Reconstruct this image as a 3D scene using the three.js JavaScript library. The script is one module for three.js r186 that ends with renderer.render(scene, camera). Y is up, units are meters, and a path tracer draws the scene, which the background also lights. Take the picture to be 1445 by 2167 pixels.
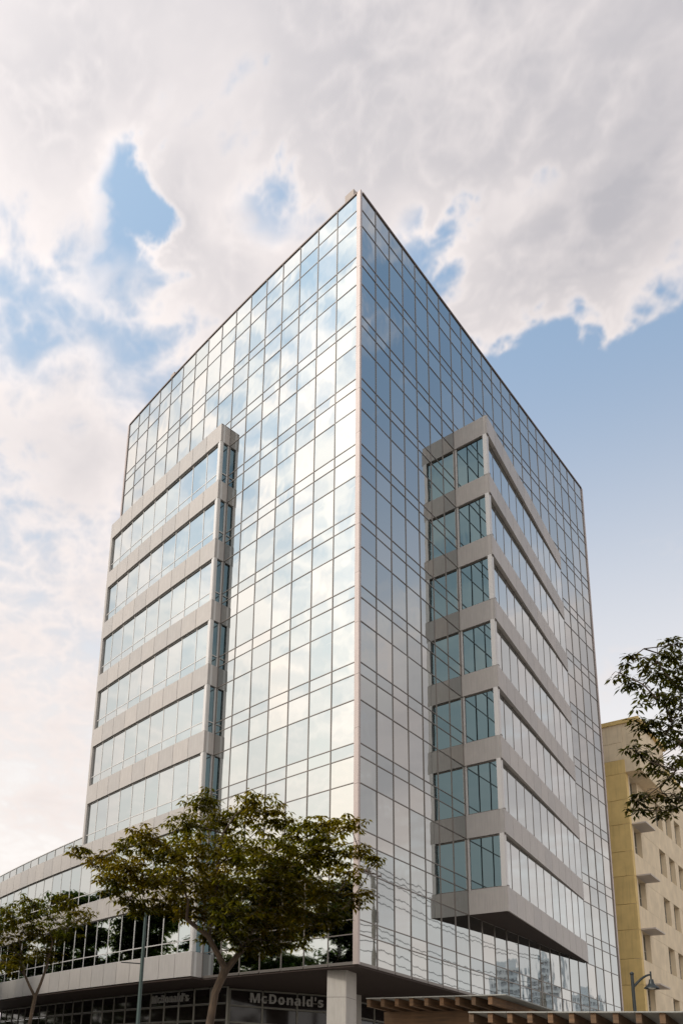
import * as THREE from 'three';
import { mergeGeometries } from 'three/addons/utils/BufferGeometryUtils.js';
import { FontLoader } from 'three/addons/loaders/FontLoader.js';
import { TextGeometry } from 'three/addons/geometries/TextGeometry.js';

// ------------------------------------------------------------------ camera, sky, sun, exposure
const scene = new THREE.Scene();
const EYE = 1.6;
const camera = new THREE.PerspectiveCamera(2 * Math.atan(1083.5 / 1782.44) * 180 / Math.PI, 1445 / 2167, 0.3, 3000);
camera.position.set(0, EYE, 0);
camera.rotation.order = 'YXZ';
camera.rotation.set(0.2677, 0, 0.0739);
camera.setViewOffset(1445, 2167, 421.2, -742.7, 1445, 2167);
camera.updateProjectionMatrix();

const D2R = Math.PI / 180;
const SUN_AZ = -112, SUN_EL = 42;                       // azimuth from straight ahead, positive to the right
const dirOf = (az, el) => new THREE.Vector3(Math.sin(az * D2R) * Math.cos(el * D2R), Math.sin(el * D2R), -Math.cos(az * D2R) * Math.cos(el * D2R));
const sun = new THREE.DirectionalLight(new THREE.Color(1, 0.93, 0.82), 1.7);
sun.position.copy(dirOf(SUN_AZ, SUN_EL).multiplyScalar(160).add(new THREE.Vector3(10, 0, -45)));
sun.target.position.set(10, 10, -45);
sun.castShadow = true;
sun.shadow.radius = 16;
sun.shadow.mapSize.set(2048, 2048);
Object.assign(sun.shadow.camera, { left: -75, right: 75, top: 75, bottom: -75, near: 1, far: 400 });
scene.add(sun, sun.target);

// seeded random numbers and gradient noise
let seed = 20240;
const rnd = () => { seed = (seed * 1664525 + 1013904223) >>> 0; return seed / 4294967296; };
const rr = (a, b) => a + (b - a) * rnd();
const PERM = new Uint8Array(512);
{ const p = [...Array(256).keys()]; for (let i = 255; i > 0; i--) { const j = Math.floor(rnd() * (i + 1)); [p[i], p[j]] = [p[j], p[i]]; } for (let i = 0; i < 512; i++) PERM[i] = p[i & 255]; }
const GX = new Float32Array(256), GY = new Float32Array(256);
for (let i = 0; i < 256; i++) { const a = i / 256 * Math.PI * 2 * 7.03; GX[i] = Math.cos(a); GY[i] = Math.sin(a); }
function noise2(x, y, per = 256) {                       // about -0.7 .. 0.7, periodic
  const xi = Math.floor(x), yi = Math.floor(y), fx = x - xi, fy = y - yi;
  const u = fx * fx * fx * (fx * (fx * 6 - 15) + 10), v = fy * fy * fy * (fy * (fy * 6 - 15) + 10);
  const m = (a) => ((a % per) + per) % per;
  const x0 = m(xi), x1 = m(xi + 1), y0 = m(yi), y1 = m(yi + 1);
  const g = (a, b, dx, dy) => { const h = PERM[PERM[a & 255] + (b & 255)]; return GX[h] * dx + GY[h] * dy; };
  const a = g(x0, y0, fx, fy), b = g(x1, y0, fx - 1, fy), c = g(x0, y1, fx, fy - 1), d = g(x1, y1, fx - 1, fy - 1);
  return a + u * (b - a) + v * (c - a + u * (a - b - c + d));
}
function fbm(x, y, oct, per = 256) { let s = 0, a = 1, t = 0; for (let i = 0; i < oct; i++) { s += a * noise2(x, y, per); t += a; a *= 0.52; x *= 2; y *= 2; per *= 2; } return s / t; }
const sstep = (a, b, x) => { const t = Math.min(1, Math.max(0, (x - a) / (b - a))); return t * t * (3 - 2 * t); };
const mix = (a, b, t) => a + (b - a) * t;

// partly cloudy afternoon sky: [az, el, spread az, spread el, more (+) or less (-) cloud]
const MASSES = [
  [6, 62, 28, 6, 0.55], [31, 55.8, 12, 3.6, 0.34], [29, 48.4, 6.5, 2.8, 0.5], [35, 48.5, 4, 3.4, 0.5], [14, 57, 8, 4, 0.2], [-14, 57, 6, 4, 0.25],
  [-5.6, 54.4, 1.4, 1.6, -0.7], [-4.0, 51.8, 2.3, 1.4, -0.5], [8.0, 53.8, 2.2, 1.0, -0.5], [-1, 53.2, 1.5, 1.5, 0.35], [3, 50.5, 2.5, 2, 0.2],
  [20.3, 50.6, 1.9, 1.8, -0.75], [28, 51.5, 4, 0.8, -0.4], [26.5, 42.0, 9, 2.6, -1.0], [31, 39.5, 7, 2.6, -0.5], [20, 45, 2.2, 2.2, -0.45],
  [-9.5, 41.5, 5, 3.2, 0.34], [-13, 49.6, 3.5, 1.3, -0.12], [-4.5, 47.4, 4, 1.8, -0.22], [-13.5, 45.6, 2.2, 1.2, -0.15], [27, 30, 14, 7, -0.45], [-10, 30, 12, 6, 0.1],
  [72, 40, 22, 6, -0.8], [72, 54, 20, 5, 0.25], [74, 25.5, 24, 5.5, 0.5],
];
function skyAt(az, el, out) {
  const e = Math.max(el, 0), d = dirOf(az, Math.max(el, 0.3)), s = dirOf(SUN_AZ, SUN_EL);
  const angS = Math.acos(Math.min(1, Math.max(-1, d.dot(s)))) / D2R;
  // clear air: pale at the horizon, bluer and darker with height and away from the sun
  const h = Math.exp(-Math.pow(e / 36, 3.8)), anti = sstep(50, 122, angS);
  const near = Math.exp(-(angS * angS) / (36 * 36)), wide = Math.exp(-(angS * angS) / (75 * 75)), glow = 1 + 1.7 * near + 0.22 * wide, cglow = 1 + 2.0 * near + 0.2 * wide;
  const zr = mix(0.34, 0.08, anti), zg = mix(0.465, 0.215, anti), zb = mix(0.635, 0.42, anti);
  const r = mix(zr, mix(0.90, 0.92, anti), h) * glow, g = mix(zg, mix(0.835, 0.885, anti), h) * glow, b = mix(zb, mix(0.785, 0.865, anti), h) * (1 + (glow - 1) * 0.9);
  // clouds on a flat layer, seen in perspective: broad sheets with billowing detail
  const y = Math.sin(e * D2R) + 0.2, px = d.x / y * 5.0 + 11.3, pz = d.z / y * 5.0 + 4.7;
  const wx = fbm(px * 1.7 + 31, pz * 1.7 + 7, 4), wz = fbm(px * 1.7 + 3, pz * 1.7 + 57, 4);
  const n1 = fbm(px + wx * 0.22, pz + wz * 0.22, 6);
  let n2 = 0, am = 0.55, qx = px * 3.3 + 91 + wx * 0.5, qz = pz * 3.3 + 17 + wz * 0.5;
  for (let i = 0; i < 6; i++) { n2 += am * (0.33 - Math.abs(noise2(qx, qz)) * 1.5); am *= 0.56; qx = qx * 2.03 + 5.1; qz = qz * 2.03 + 1.7; }
  let cov = 0.53 + n1 * 0.85 + n2 * 0.55;
  const va = az + wx * 4 + n2 * 4.5, ve = el + wz * 2.6 + n1 * 2 + n2 * 2.2;
  for (const m of MASSES) { let da = va - m[0]; if (da > 180) da -= 360; if (da < -180) da += 360; const q = (da / m[2]) ** 2 + ((ve - m[1]) / m[3]) ** 2; if (q < 9) cov += m[4] * Math.exp(-q * 0.5); }
  const alpha = sstep(0.25, 0.86, cov) * sstep(4, 21, e) * 0.96;
  const thick = sstep(0.6, 1.25, cov);
  const light = Math.min(1, Math.max(0, 0.80 - 0.62 * thick + n2 * 0.8 + n1 * 0.5));
  const low = Math.exp(-e / 30), cg = cglow, dim = mix(1.08, 0.92, anti);
  const cr = mix(0.46, 0.83, light) * cg * dim, cgn = mix(0.442, mix(0.765, 0.735, low), light) * cg * dim, cb = mix(0.465, mix(0.75, 0.69, low), light) * (1 + (cg - 1) * 0.92) * dim;
  out[0] = mix(r, cr, alpha); out[1] = mix(g, cgn, alpha); out[2] = mix(b, cb, alpha);
}
{
  const SW = 4096, SH = 2048, data = new Float32Array(SW * SH * 4), c = [0, 0, 0];
  for (let j = 0; j < SH; j++) {
    const el = ((j + 0.5) / SH - 0.5) * 180;
    for (let i = 0; i < SW; i++) {
      const o = (j * SW + i) * 4;
      if (el < -1) { data[o] = 0.40; data[o + 1] = 0.38; data[o + 2] = 0.36; data[o + 3] = 1; continue; }
      const th = ((i + 0.5) / SW - 0.5) * 2 * Math.PI;                     // atan2(z, x)
      const az = Math.atan2(Math.cos(th), -Math.sin(th)) / D2R;
      if (el > 72 && (i & 3)) { data[o] = data[o - 4]; data[o + 1] = data[o - 3]; data[o + 2] = data[o - 2]; data[o + 3] = 1; continue; }
      skyAt(az, el, c); data[o] = c[0]; data[o + 1] = c[1]; data[o + 2] = c[2]; data[o + 3] = 1;
    }
  }
  const sky = new THREE.DataTexture(data, SW, SH, THREE.RGBAFormat, THREE.FloatType);
  sky.mapping = THREE.EquirectangularReflectionMapping; sky.magFilter = THREE.LinearFilter; sky.minFilter = THREE.LinearFilter; sky.needsUpdate = true;
  scene.background = sky; scene.environment = sky;
}
const renderer = new THREE.WebGLRenderer({ antialias: true });
renderer.toneMapping = THREE.LinearToneMapping;
renderer.toneMappingExposure = 1.08;
renderer.shadowMap.enabled = true;

// ------------------------------------------------------------------ textures and materials
function tex(size, f, srgb) {
  const data = new Uint8Array(size * size * 4), c = [0, 0, 0];
  for (let j = 0; j < size; j++) for (let i = 0; i < size; i++) { f(i / size, j / size, c); const o = (j * size + i) * 4; for (let q = 0; q < 3; q++) data[o + q] = Math.max(0, Math.min(255, Math.round(c[q] * 255))); data[o + 3] = 255; }
  const t = new THREE.DataTexture(data, size, size, THREE.RGBAFormat);
  t.wrapS = t.wrapT = THREE.RepeatWrapping; t.magFilter = THREE.LinearFilter; t.minFilter = THREE.LinearMipmapLinearFilter; t.generateMipmaps = true;
  if (srgb) t.colorSpace = THREE.SRGBColorSpace; t.needsUpdate = true; return t;
}
const grey = (v, c) => { c[0] = c[1] = c[2] = v; };
const T_WAVE = tex(256, (u, v, c) => grey(0.5 + 0.75 * fbm(u * 6, v * 4, 2, 6), c));
T_WAVE.repeat.set(1 / 4.2, 1 / 4.2);
const T_PANEL = tex(512, (u, v, c) => { const s = fbm(u * 64, v * 3, 3, 64), n = fbm(u * 6, v * 6, 5, 6); const k = 0.94 + 0.045 * n + 0.10 * s; c[0] = k; c[1] = k * 0.995; c[2] = k * 0.985; }, true);
T_PANEL.repeat.set(1 / 3, 1 / 3);
const T_STUCCO = tex(512, (u, v, c) => { const n = fbm(u * 5, v * 5, 6, 5), st = Math.max(0, fbm(u * 40, v * 2.0, 4, 40)); const k = 0.92 + 0.13 * n - 0.14 * st; c[0] = k; c[1] = k * 0.99; c[2] = k * 0.97; }, true);
T_STUCCO.repeat.set(1 / 6, 1 / 6);
const T_WOOD = tex(256, (u, v, c) => { const n = fbm(u * 3, v * 48, 4, 3), m = fbm(u * 4, v * 4, 3, 4); const k = 0.78 + 0.32 * n + 0.2 * m; c[0] = k; c[1] = k * 0.95; c[2] = k * 0.88; }, true);
T_WOOD.repeat.set(1 / 1.5, 1 / 1.5);
const T_BARK = tex(256, (u, v, c) => { const n = fbm(u * 14, v * 4, 5, 14), m = fbm(u * 3, v * 3, 3, 3); const k = 0.75 + 0.5 * n + 0.2 * m; c[0] = k; c[1] = k * 0.96; c[2] = k * 0.9; }, true);
const T_GROUND = tex(512, (u, v, c) => { const n = fbm(u * 8, v * 8, 6, 8); const k = 0.85 + 0.3 * n; c[0] = k; c[1] = k * 0.99; c[2] = k * 0.97; }, true);

const std = (r, g, b, roughness, metalness = 0, extra = {}) => new THREE.MeshStandardMaterial({ color: new THREE.Color().setRGB(r, g, b), roughness, metalness, ...extra });
const MIRROR = [[0.445, 0.47, 0.465], [0.42, 0.45, 0.45], [0.475, 0.487, 0.478], [0.455, 0.476, 0.47], [0.40, 0.43, 0.435], [0.50, 0.50, 0.48]].map(([r, g, b]) => std(r, g, b, 0.025, 1, { bumpMap: T_WAVE, bumpScale: 0.0018 }));
const BAYGLASS = [[0.435, 0.475, 0.48], [0.46, 0.485, 0.485], [0.41, 0.455, 0.465]].map(([r, g, b]) => std(r, g, b, 0.02, 1, { bumpMap: T_WAVE, bumpScale: 0.0009 }));
const ALU = std(0.18, 0.16, 0.145, 0.38, 0.6);
const END_GLASS = std(0.17, 0.24, 0.27, 0.02, 1, { bumpMap: T_WAVE, bumpScale: 0.0009 });  // darker teal bay glass; weaker head-on reflection is put into the colour
const WHITE_ALU = std(0.56, 0.54, 0.52, 0.45, 0.25);
const PANEL = [[0.465, 0.435, 0.415], [0.44, 0.415, 0.40], [0.485, 0.452, 0.43]].map(([r, g, b]) => std(r, g, b, 0.5, 0.1, { map: T_PANEL }));
const TRIM = std(0.46, 0.39, 0.37, 0.4, 0.4, { map: T_PANEL });
const CORE = std(0.03, 0.03, 0.032, 0.9);
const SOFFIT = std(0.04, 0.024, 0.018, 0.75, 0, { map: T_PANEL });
const ROOFING = std(0.3, 0.29, 0.28, 0.9, 0, { map: T_GROUND });
const DARKGLASS = std(0.018, 0.014, 0.013, 0.06);
const SHOPFRAME = std(0.19, 0.18, 0.15, 0.5, 0.2);
const COLUMN = std(0.40, 0.375, 0.345, 0.55, 0, { map: T_PANEL });
const CREAM = std(0.87, 0.73, 0.53, 0.85, 0, { map: T_STUCCO });
const OCHRE = std(0.84, 0.62, 0.26, 0.85, 0, { map: T_STUCCO });
const WOOD = [[0.19, 0.115, 0.06], [0.23, 0.135, 0.07], [0.16, 0.10, 0.055]].map(([r, g, b]) => std(r, g, b, 0.75, 0, { map: T_WOOD }));
const SHEET = std(0.30, 0.30, 0.28, 0.6, 0, { map: T_PANEL });
const BLACK_METAL = std(0.025, 0.03, 0.03, 0.45, 0.4);
const GREEN_METAL = std(0.05, 0.075, 0.07, 0.45, 0.4);
const BARK = std(0.105, 0.075, 0.052, 0.9, 0, { map: T_BARK });

// ------------------------------------------------------------------ helpers (plan points are [x, depth]; depth runs away from the camera)
const V = (x, y, z) => new THREE.Vector3(x, y, -z);
const used = new Map();
const numbered = (n) => { const k = used.get(n) || 0; used.set(n, k + 1); return k ? `${n}_${String(k).padStart(3, '0')}` : n; };
function thing(name, label, category, base, group) {
  const o = new THREE.Group(); o.name = numbered(name); o.position.copy(base); o.userData = { label, category };
  if (group) o.userData.group = group; scene.add(o); return o;
}
function part(name, geo, mat, parent) { const m = new THREE.Mesh(geo, mat); m.name = name; m.castShadow = m.receiveShadow = true; parent.add(m); return m; }
function structure(name, geo, mat) { const m = part(name, geo, mat, scene); m.userData.kind = 'structure'; return m; }
function box(w, h, d, ou = 0, ov = 0) {                  // box with uv in metres
  const g = new THREE.BoxGeometry(w, h, d), uv = g.attributes.uv, dims = [[d, h], [d, h], [w, d], [w, d], [w, h], [w, h]];
  for (let f = 0; f < 6; f++) for (let k = 0; k < 4; k++) { const i = f * 4 + k; uv.setXY(i, uv.getX(i) * dims[f][0] + ou, uv.getY(i) * dims[f][1] + ov); }
  return g;
}
const cache = new Map();
function sharedBox(w, h, d, variant) {
  const key = [w.toFixed(2), h.toFixed(2), d.toFixed(3), variant].join();
  if (!cache.has(key)) cache.set(key, box(+w.toFixed(2), +h.toFixed(2), d, variant * 1.37, variant * 0.91));
  return cache.get(key);
}
// A -> B runs left to right as seen from outside; the outside is to the right-hand normal
function seg(A, B) { const dx = B[0] - A[0], dz = B[1] - A[1], len = Math.hypot(dx, dz), n = [dz / len, -dx / len]; return { len, n, yaw: Math.atan2(n[0], -n[1]), mid: [(A[0] + B[0]) / 2, (A[1] + B[1]) / 2] }; }
function boxOn(A, B, y0, y1, t0, t1, base, inset = 0) {  // a geometry, in the frame of base
  const s = seg(A, B), t = (t0 + t1) / 2, g = box(s.len - 2 * inset, y1 - y0, t1 - t0, rnd() * 3, rnd() * 3);
  g.rotateY(s.yaw); const p = V(s.mid[0] + s.n[0] * t, (y0 + y1) / 2, s.mid[1] + s.n[1] * t).sub(base); g.translate(p.x, p.y, p.z); return g;
}
function pieceOn(name, A, B, y0, y1, t0, t1, gap, mat, parent, base, tilt = 0, variants = 4) {   // a mesh of its own
  const s = seg(A, B), t = (t0 + t1) / 2, m = part(name, sharedBox(s.len - gap, y1 - y0 - gap, t1 - t0, Math.floor(rnd() * variants)), mat, parent);
  m.position.copy(V(s.mid[0] + s.n[0] * t, (y0 + y1) / 2, s.mid[1] + s.n[1] * t).sub(base)); m.rotation.set(rr(-tilt, tilt), s.yaw + rr(-tilt, tilt), 0, 'YXZ'); return m;
}
const pick = (a) => a[Math.floor(rnd() * a.length)];
function prism(points, y0, y1, base) {                   // flat-topped solid over a plan outline
  const sh = new THREE.Shape(points.map(([x, z]) => new THREE.Vector2(x - base.x, z + base.z)));
  const g = new THREE.ExtrudeGeometry(sh, { depth: y1 - y0, bevelEnabled: false });
  g.rotateX(-Math.PI / 2); g.translate(0, y0 - base.y, 0); return g;     // plan depth goes to -z
}
function tube(pts, radii, sides = 7) {                   // tapered tube through points
  const pos = [], nor = [], uv = [], idx = []; let acc = 0;
  for (let i = 0; i < pts.length; i++) {
    const t = pts[Math.min(i + 1, pts.length - 1)].clone().sub(pts[Math.max(i - 1, 0)]).normalize();
    const a = Math.abs(t.y) < 0.9 ? new THREE.Vector3(0, 1, 0) : new THREE.Vector3(1, 0, 0), u = a.clone().cross(t).normalize(), w = t.clone().cross(u);
    if (i) acc += pts[i].distanceTo(pts[i - 1]);
    for (let k = 0; k <= sides; k++) { const q = k / sides * Math.PI * 2, n = u.clone().multiplyScalar(Math.cos(q)).addScaledVector(w, Math.sin(q)); const p = pts[i].clone().addScaledVector(n, radii[i]); pos.push(p.x, p.y, p.z); nor.push(n.x, n.y, n.z); uv.push(k / sides, acc); }
  }
  const row = sides + 1;
  for (let i = 0; i < pts.length - 1; i++) for (let k = 0; k < sides; k++) { const a = i * row + k; idx.push(a, a + 1, a + row, a + 1, a + row + 1, a + row); }
  const g = new THREE.BufferGeometry(); g.setAttribute('position', new THREE.Float32BufferAttribute(pos, 3)); g.setAttribute('normal', new THREE.Float32BufferAttribute(nor, 3)); g.setAttribute('uv', new THREE.Float32BufferAttribute(uv, 2)); g.setIndex(idx); return g;
}

// ------------------------------------------------------------------ ground
{
  const g = new THREE.PlaneGeometry(2400, 2400); g.rotateX(-Math.PI / 2); const uv = g.attributes.uv; for (let i = 0; i < uv.count; i++) uv.setXY(i, uv.getX(i) * 600, uv.getY(i) * 600);
  structure('ground', g, std(0.30, 0.28, 0.26, 0.95, 0, { map: T_GROUND }));
  const slab = (name, pts, y0, y1, mat) => structure(name, prism(pts, y0, y1, new THREE.Vector3()), mat);
  slab('road', [[-60, 8], [-12, 8], [-40, 75], [-90, 75]], -0.2, 0.004, std(0.06, 0.06, 0.062, 0.9, 0, { map: T_GROUND }));
  slab('pavement', [[-11, 10], [22, 10], [60, 60], [-30, 75]], -0.2, 0.13, std(0.45, 0.42, 0.385, 0.9, 0, { map: T_GROUND }));
}

// ------------------------------------------------------------------ the tower's plan and levels
const F = 3.8, K = 0.0187 / F, tL = 0.6596, tR = 0.8314;
const CX = 2.2773 * F, CZ = 8.5846 * F, wL = 0.3374 * F, wR = 0.3517 * F, oL = 0.044 * F, oR = 0.0273 * F;
const rowY = (r) => EYE + (10.9243 - r) * F;
const HS = 0.1563, HM = 0.3146;                          // narrow and middle pane, in storeys
const arc = (d, off = 0) => { const a = tL - K * d; return [CX - (Math.cos(a) - Math.cos(tL)) / K - Math.cos(a) * off, CZ - (Math.sin(a) - Math.sin(tL)) / K - Math.sin(a) * off]; };
const flat = (d, out = 0) => [CX + d * Math.sin(tR) + out * Math.cos(tR), CZ + d * Math.cos(tR) - out * Math.sin(tR)];
const colL = (i, off = 0) => arc(oL + wL * i, off), colR = (i, off = 0) => flat(oR + wR * i, off);
const ROWS = [-1.112, -0.815, -0.529]; for (let k = 0; k < 10; k++) ROWS.push(k, k + HS, k + HS + HM); ROWS[32] = 9.4612;
const KIND = (i) => (i < 2 ? 'spandrel_pane' : (i - 2) % 3 === 0 ? 'vision_pane' : (i - 2) % 3 === 1 ? 'transom_pane' : 'spandrel_pane');
const TOP = rowY(ROWS[0]), SOFF = rowY(ROWS[32]), LROW = (k) => rowY(k + HS), CROW = (k) => rowY(k + HS + HM);
const BAYOFF = 0.18 * F, WEDGE = 0.5 * F;
const TB = V(CX, 0, CZ);
const tower = thing('office_tower', 'mirror glass office tower with a sharp corner and grey banded bays', 'building', TB);

// solid volume behind the glass
{
  const outline = []; for (let i = 16; i >= 0; i--) outline.push(colL(i, -0.14)); outline.push(flat(0.25, -0.14)); outline.push(colR(22, -0.14)); const back = colR(22, -22); outline.push(back); outline.push([colL(16)[0] + 8, colL(16)[1] + 12]);
  const g = [prism(outline, SOFF + 0.05, TOP - 0.35, TB)];
  const wing = []; for (let i = 31; i >= 7; i--) wing.push(colL(Math.max(i, 7.25), BAYOFF - 0.3)); wing.push(colL(7.25, -0.2)); wing.push(colL(16, -9)); wing.push(colL(31, -14));
  g.push(prism(wing, CROW(9) + 0.04, LROW(7) - 0.1, TB));
  const bay = []; for (let i = 16; i >= 7; i--) bay.push(colL(Math.max(i, 7.25), BAYOFF - 0.3)); bay.push(colL(7.25, -0.2), colL(16, -0.2)); 
  g.push(prism(bay, LROW(7) - 0.1, LROW(1) - 0.08, TB));
  const nearOut = colR(7, WEDGE), farIn = colR(17.6, 0.02), e = seg(nearOut, farIn);
  const sh = (p, q) => [p[0] - e.n[0] * q, p[1] - e.n[1] * q];
  g.push(prism([flat(oR + wR * 7 + 0.24, -0.1), sh(flat(oR + wR * 7 + 0.24, WEDGE), 0.28), sh(farIn, 0.28)], CROW(8) + 0.06, LROW(1) - 0.06, TB));
  part('structural_core', mergeGeometries(g), CORE, tower);
}
// curtain walls: a mullion grid that carries its panes
function curtainWall(name, pt, n, skip, label) {
  const g = [], seen = (i, j) => i >= 0 && i < n && j >= 0 && j < 32 && !skip(i, j);
  for (let i = 0; i <= n; i++) {                           // uprights, in runs
    const s = seg(pt(Math.min(i, n - 1)), pt(Math.min(i, n - 1) + 1)), c = pt(i), flip = pt === colL ? -1 : 1, e = [(pt(1)[0] - pt(0)[0]) / s.len * 0.021 * flip, (pt(1)[1] - pt(0)[1]) / s.len * 0.021 * flip];
    let start = -1;
    for (let j = 0; j <= 32; j++) { const on = j < 32 && (seen(i, j) || seen(i - 1, j)); if (on && start < 0) start = j; if (!on && start >= 0) { g.push(boxOn([c[0] - e[0], c[1] - e[1]], [c[0] + e[0], c[1] + e[1]], rowY(ROWS[j]), rowY(ROWS[start]), -0.1, 0.026, TB)); start = -1; } }
  }
  for (let j = 0; j <= 32; j++) for (let i = 0; i < n; i++) if (seen(i, j) || seen(i, j - 1)) {
    const A = pt === colL ? pt(i + 1) : pt(i), B = pt === colL ? pt(i) : pt(i + 1), y = rowY(ROWS[j]), w = j === 32 ? 0.06 : 0.021;
    g.push(boxOn(A, B, y - w, y + w, -0.1, 0.02, TB, 0.022));
  }
  const frame = part(name, mergeGeometries(g), ALU, tower); frame.userData.label = label;
  for (let j = 0; j < 32; j++) for (let i = 0; i < n; i++) if (!skip(i, j)) {
    const A = pt === colL ? pt(i + 1) : pt(i), B = pt === colL ? pt(i) : pt(i + 1);
    pieceOn(KIND(j), A, B, rowY(ROWS[j + 1]), rowY(ROWS[j]), -0.035, 0, 0.03, pick(MIRROR), frame, TB, 0.0042);
  }
  return frame;
}
curtainWall('curved_curtain_wall', colL, 16, (i, j) => i >= 7 && j >= 7, 'pale mirror glass wall, slightly curved, in an aluminium grid');
curtainWall('straight_curtain_wall', colR, 22, (i, j) => i >= 7 && i < 18 && j >= 7 && j < 29, 'darker reflecting mirror glass wall in an aluminium grid');

// corner trim in lengths, roof coping, roof blocks
{
  const a = arc(oL + 0.03, 0.03), c = flat(-0.03, 0.0), c0 = [CX - 0.0, CZ - 0.05], b = flat(oR + 0.03, 0.03);
  const pts = [a, [c0[0] - 0.01, c0[1]], [c0[0] + 0.035, c0[1] + 0.004], b, flat(0.3, -0.12)];
  const base = part('corner_trim', prism([arc(oL, -0.02), [CX, CZ - 0.005], flat(oR, -0.02), flat(0.3, -0.13)], SOFF, TOP + 0.02, TB), BLACK_METAL, tower);
  const y0 = SOFF - 0.06, y1 = TOP + 0.06, n = 16, h = (y1 - y0) / n;
  for (let k = 0; k < n; k++) part('corner_panel', prism(pts, y0 + k * h + 0.006, y0 + (k + 1) * h - 0.006, TB), TRIM, base);
  const cop = []; for (let i = 0; i < 16; i++) cop.push(boxOn(colL(i + 1), colL(i), TOP, TOP + 0.09, -0.3, 0.05, TB));
  cop.push(boxOn(flat(0.18), colR(22), TOP, TOP + 0.09, -0.3, 0.05, TB));
  part('roof_coping', mergeGeometries(cop), std(0.16, 0.12, 0.10, 0.5, 0.4), tower);
  part('end_trim', boxOn(colL(16.12), colL(16.0), LROW(1), TOP, -0.4, 0.06, TB), TRIM, tower); part('end_trim', boxOn(colR(22.0), colR(22.12), SOFF, TOP, -0.4, 0.06, TB), TRIM, tower);
  const roofPts = []; for (let i = 16; i >= 0; i--) roofPts.push(colL(i, -0.2)); roofPts.push(colR(22, -0.2), colR(22, -22), [colL(16)[0] + 8, colL(16)[1] + 12]);
  part('roof', prism(roofPts, TOP - 0.6, TOP - 0.3, TB), ROOFING, tower);
  for (const [d, w, h] of [[0.45, 0.55, 0.66], [15.4, 0.4, 0.45]]) part('roof_block', boxOn(arc(d + w, -0.03), arc(d, -0.03), TOP + 0.09, TOP + h, -0.5, 0, TB), std(0.42, 0.36, 0.32, 0.8), tower);
}
// soffit over the ground floor
{
  const s = []; for (let i = 31; i >= 7; i--) s.push(colL(i, BAYOFF - 0.06)); s.push(colL(7, 0)); for (let i = 6; i >= 0; i--) s.push(colL(i, -0.03)); s.push(colR(0, -0.03), colR(22, -0.03), colR(22, -16), colL(31, -16));
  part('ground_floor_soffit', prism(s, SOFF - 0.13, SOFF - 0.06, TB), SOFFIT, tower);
}

// ------------------------------------------------------------------ banded bays
function band(parent, A, B, k, thick = 0.16, gap = 0.026) { return pieceOn('cladding_panel', A, B, CROW(k), LROW(k), -thick, 0, gap, pick(PANEL), parent, TB, 0.0012, 3); }
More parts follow.
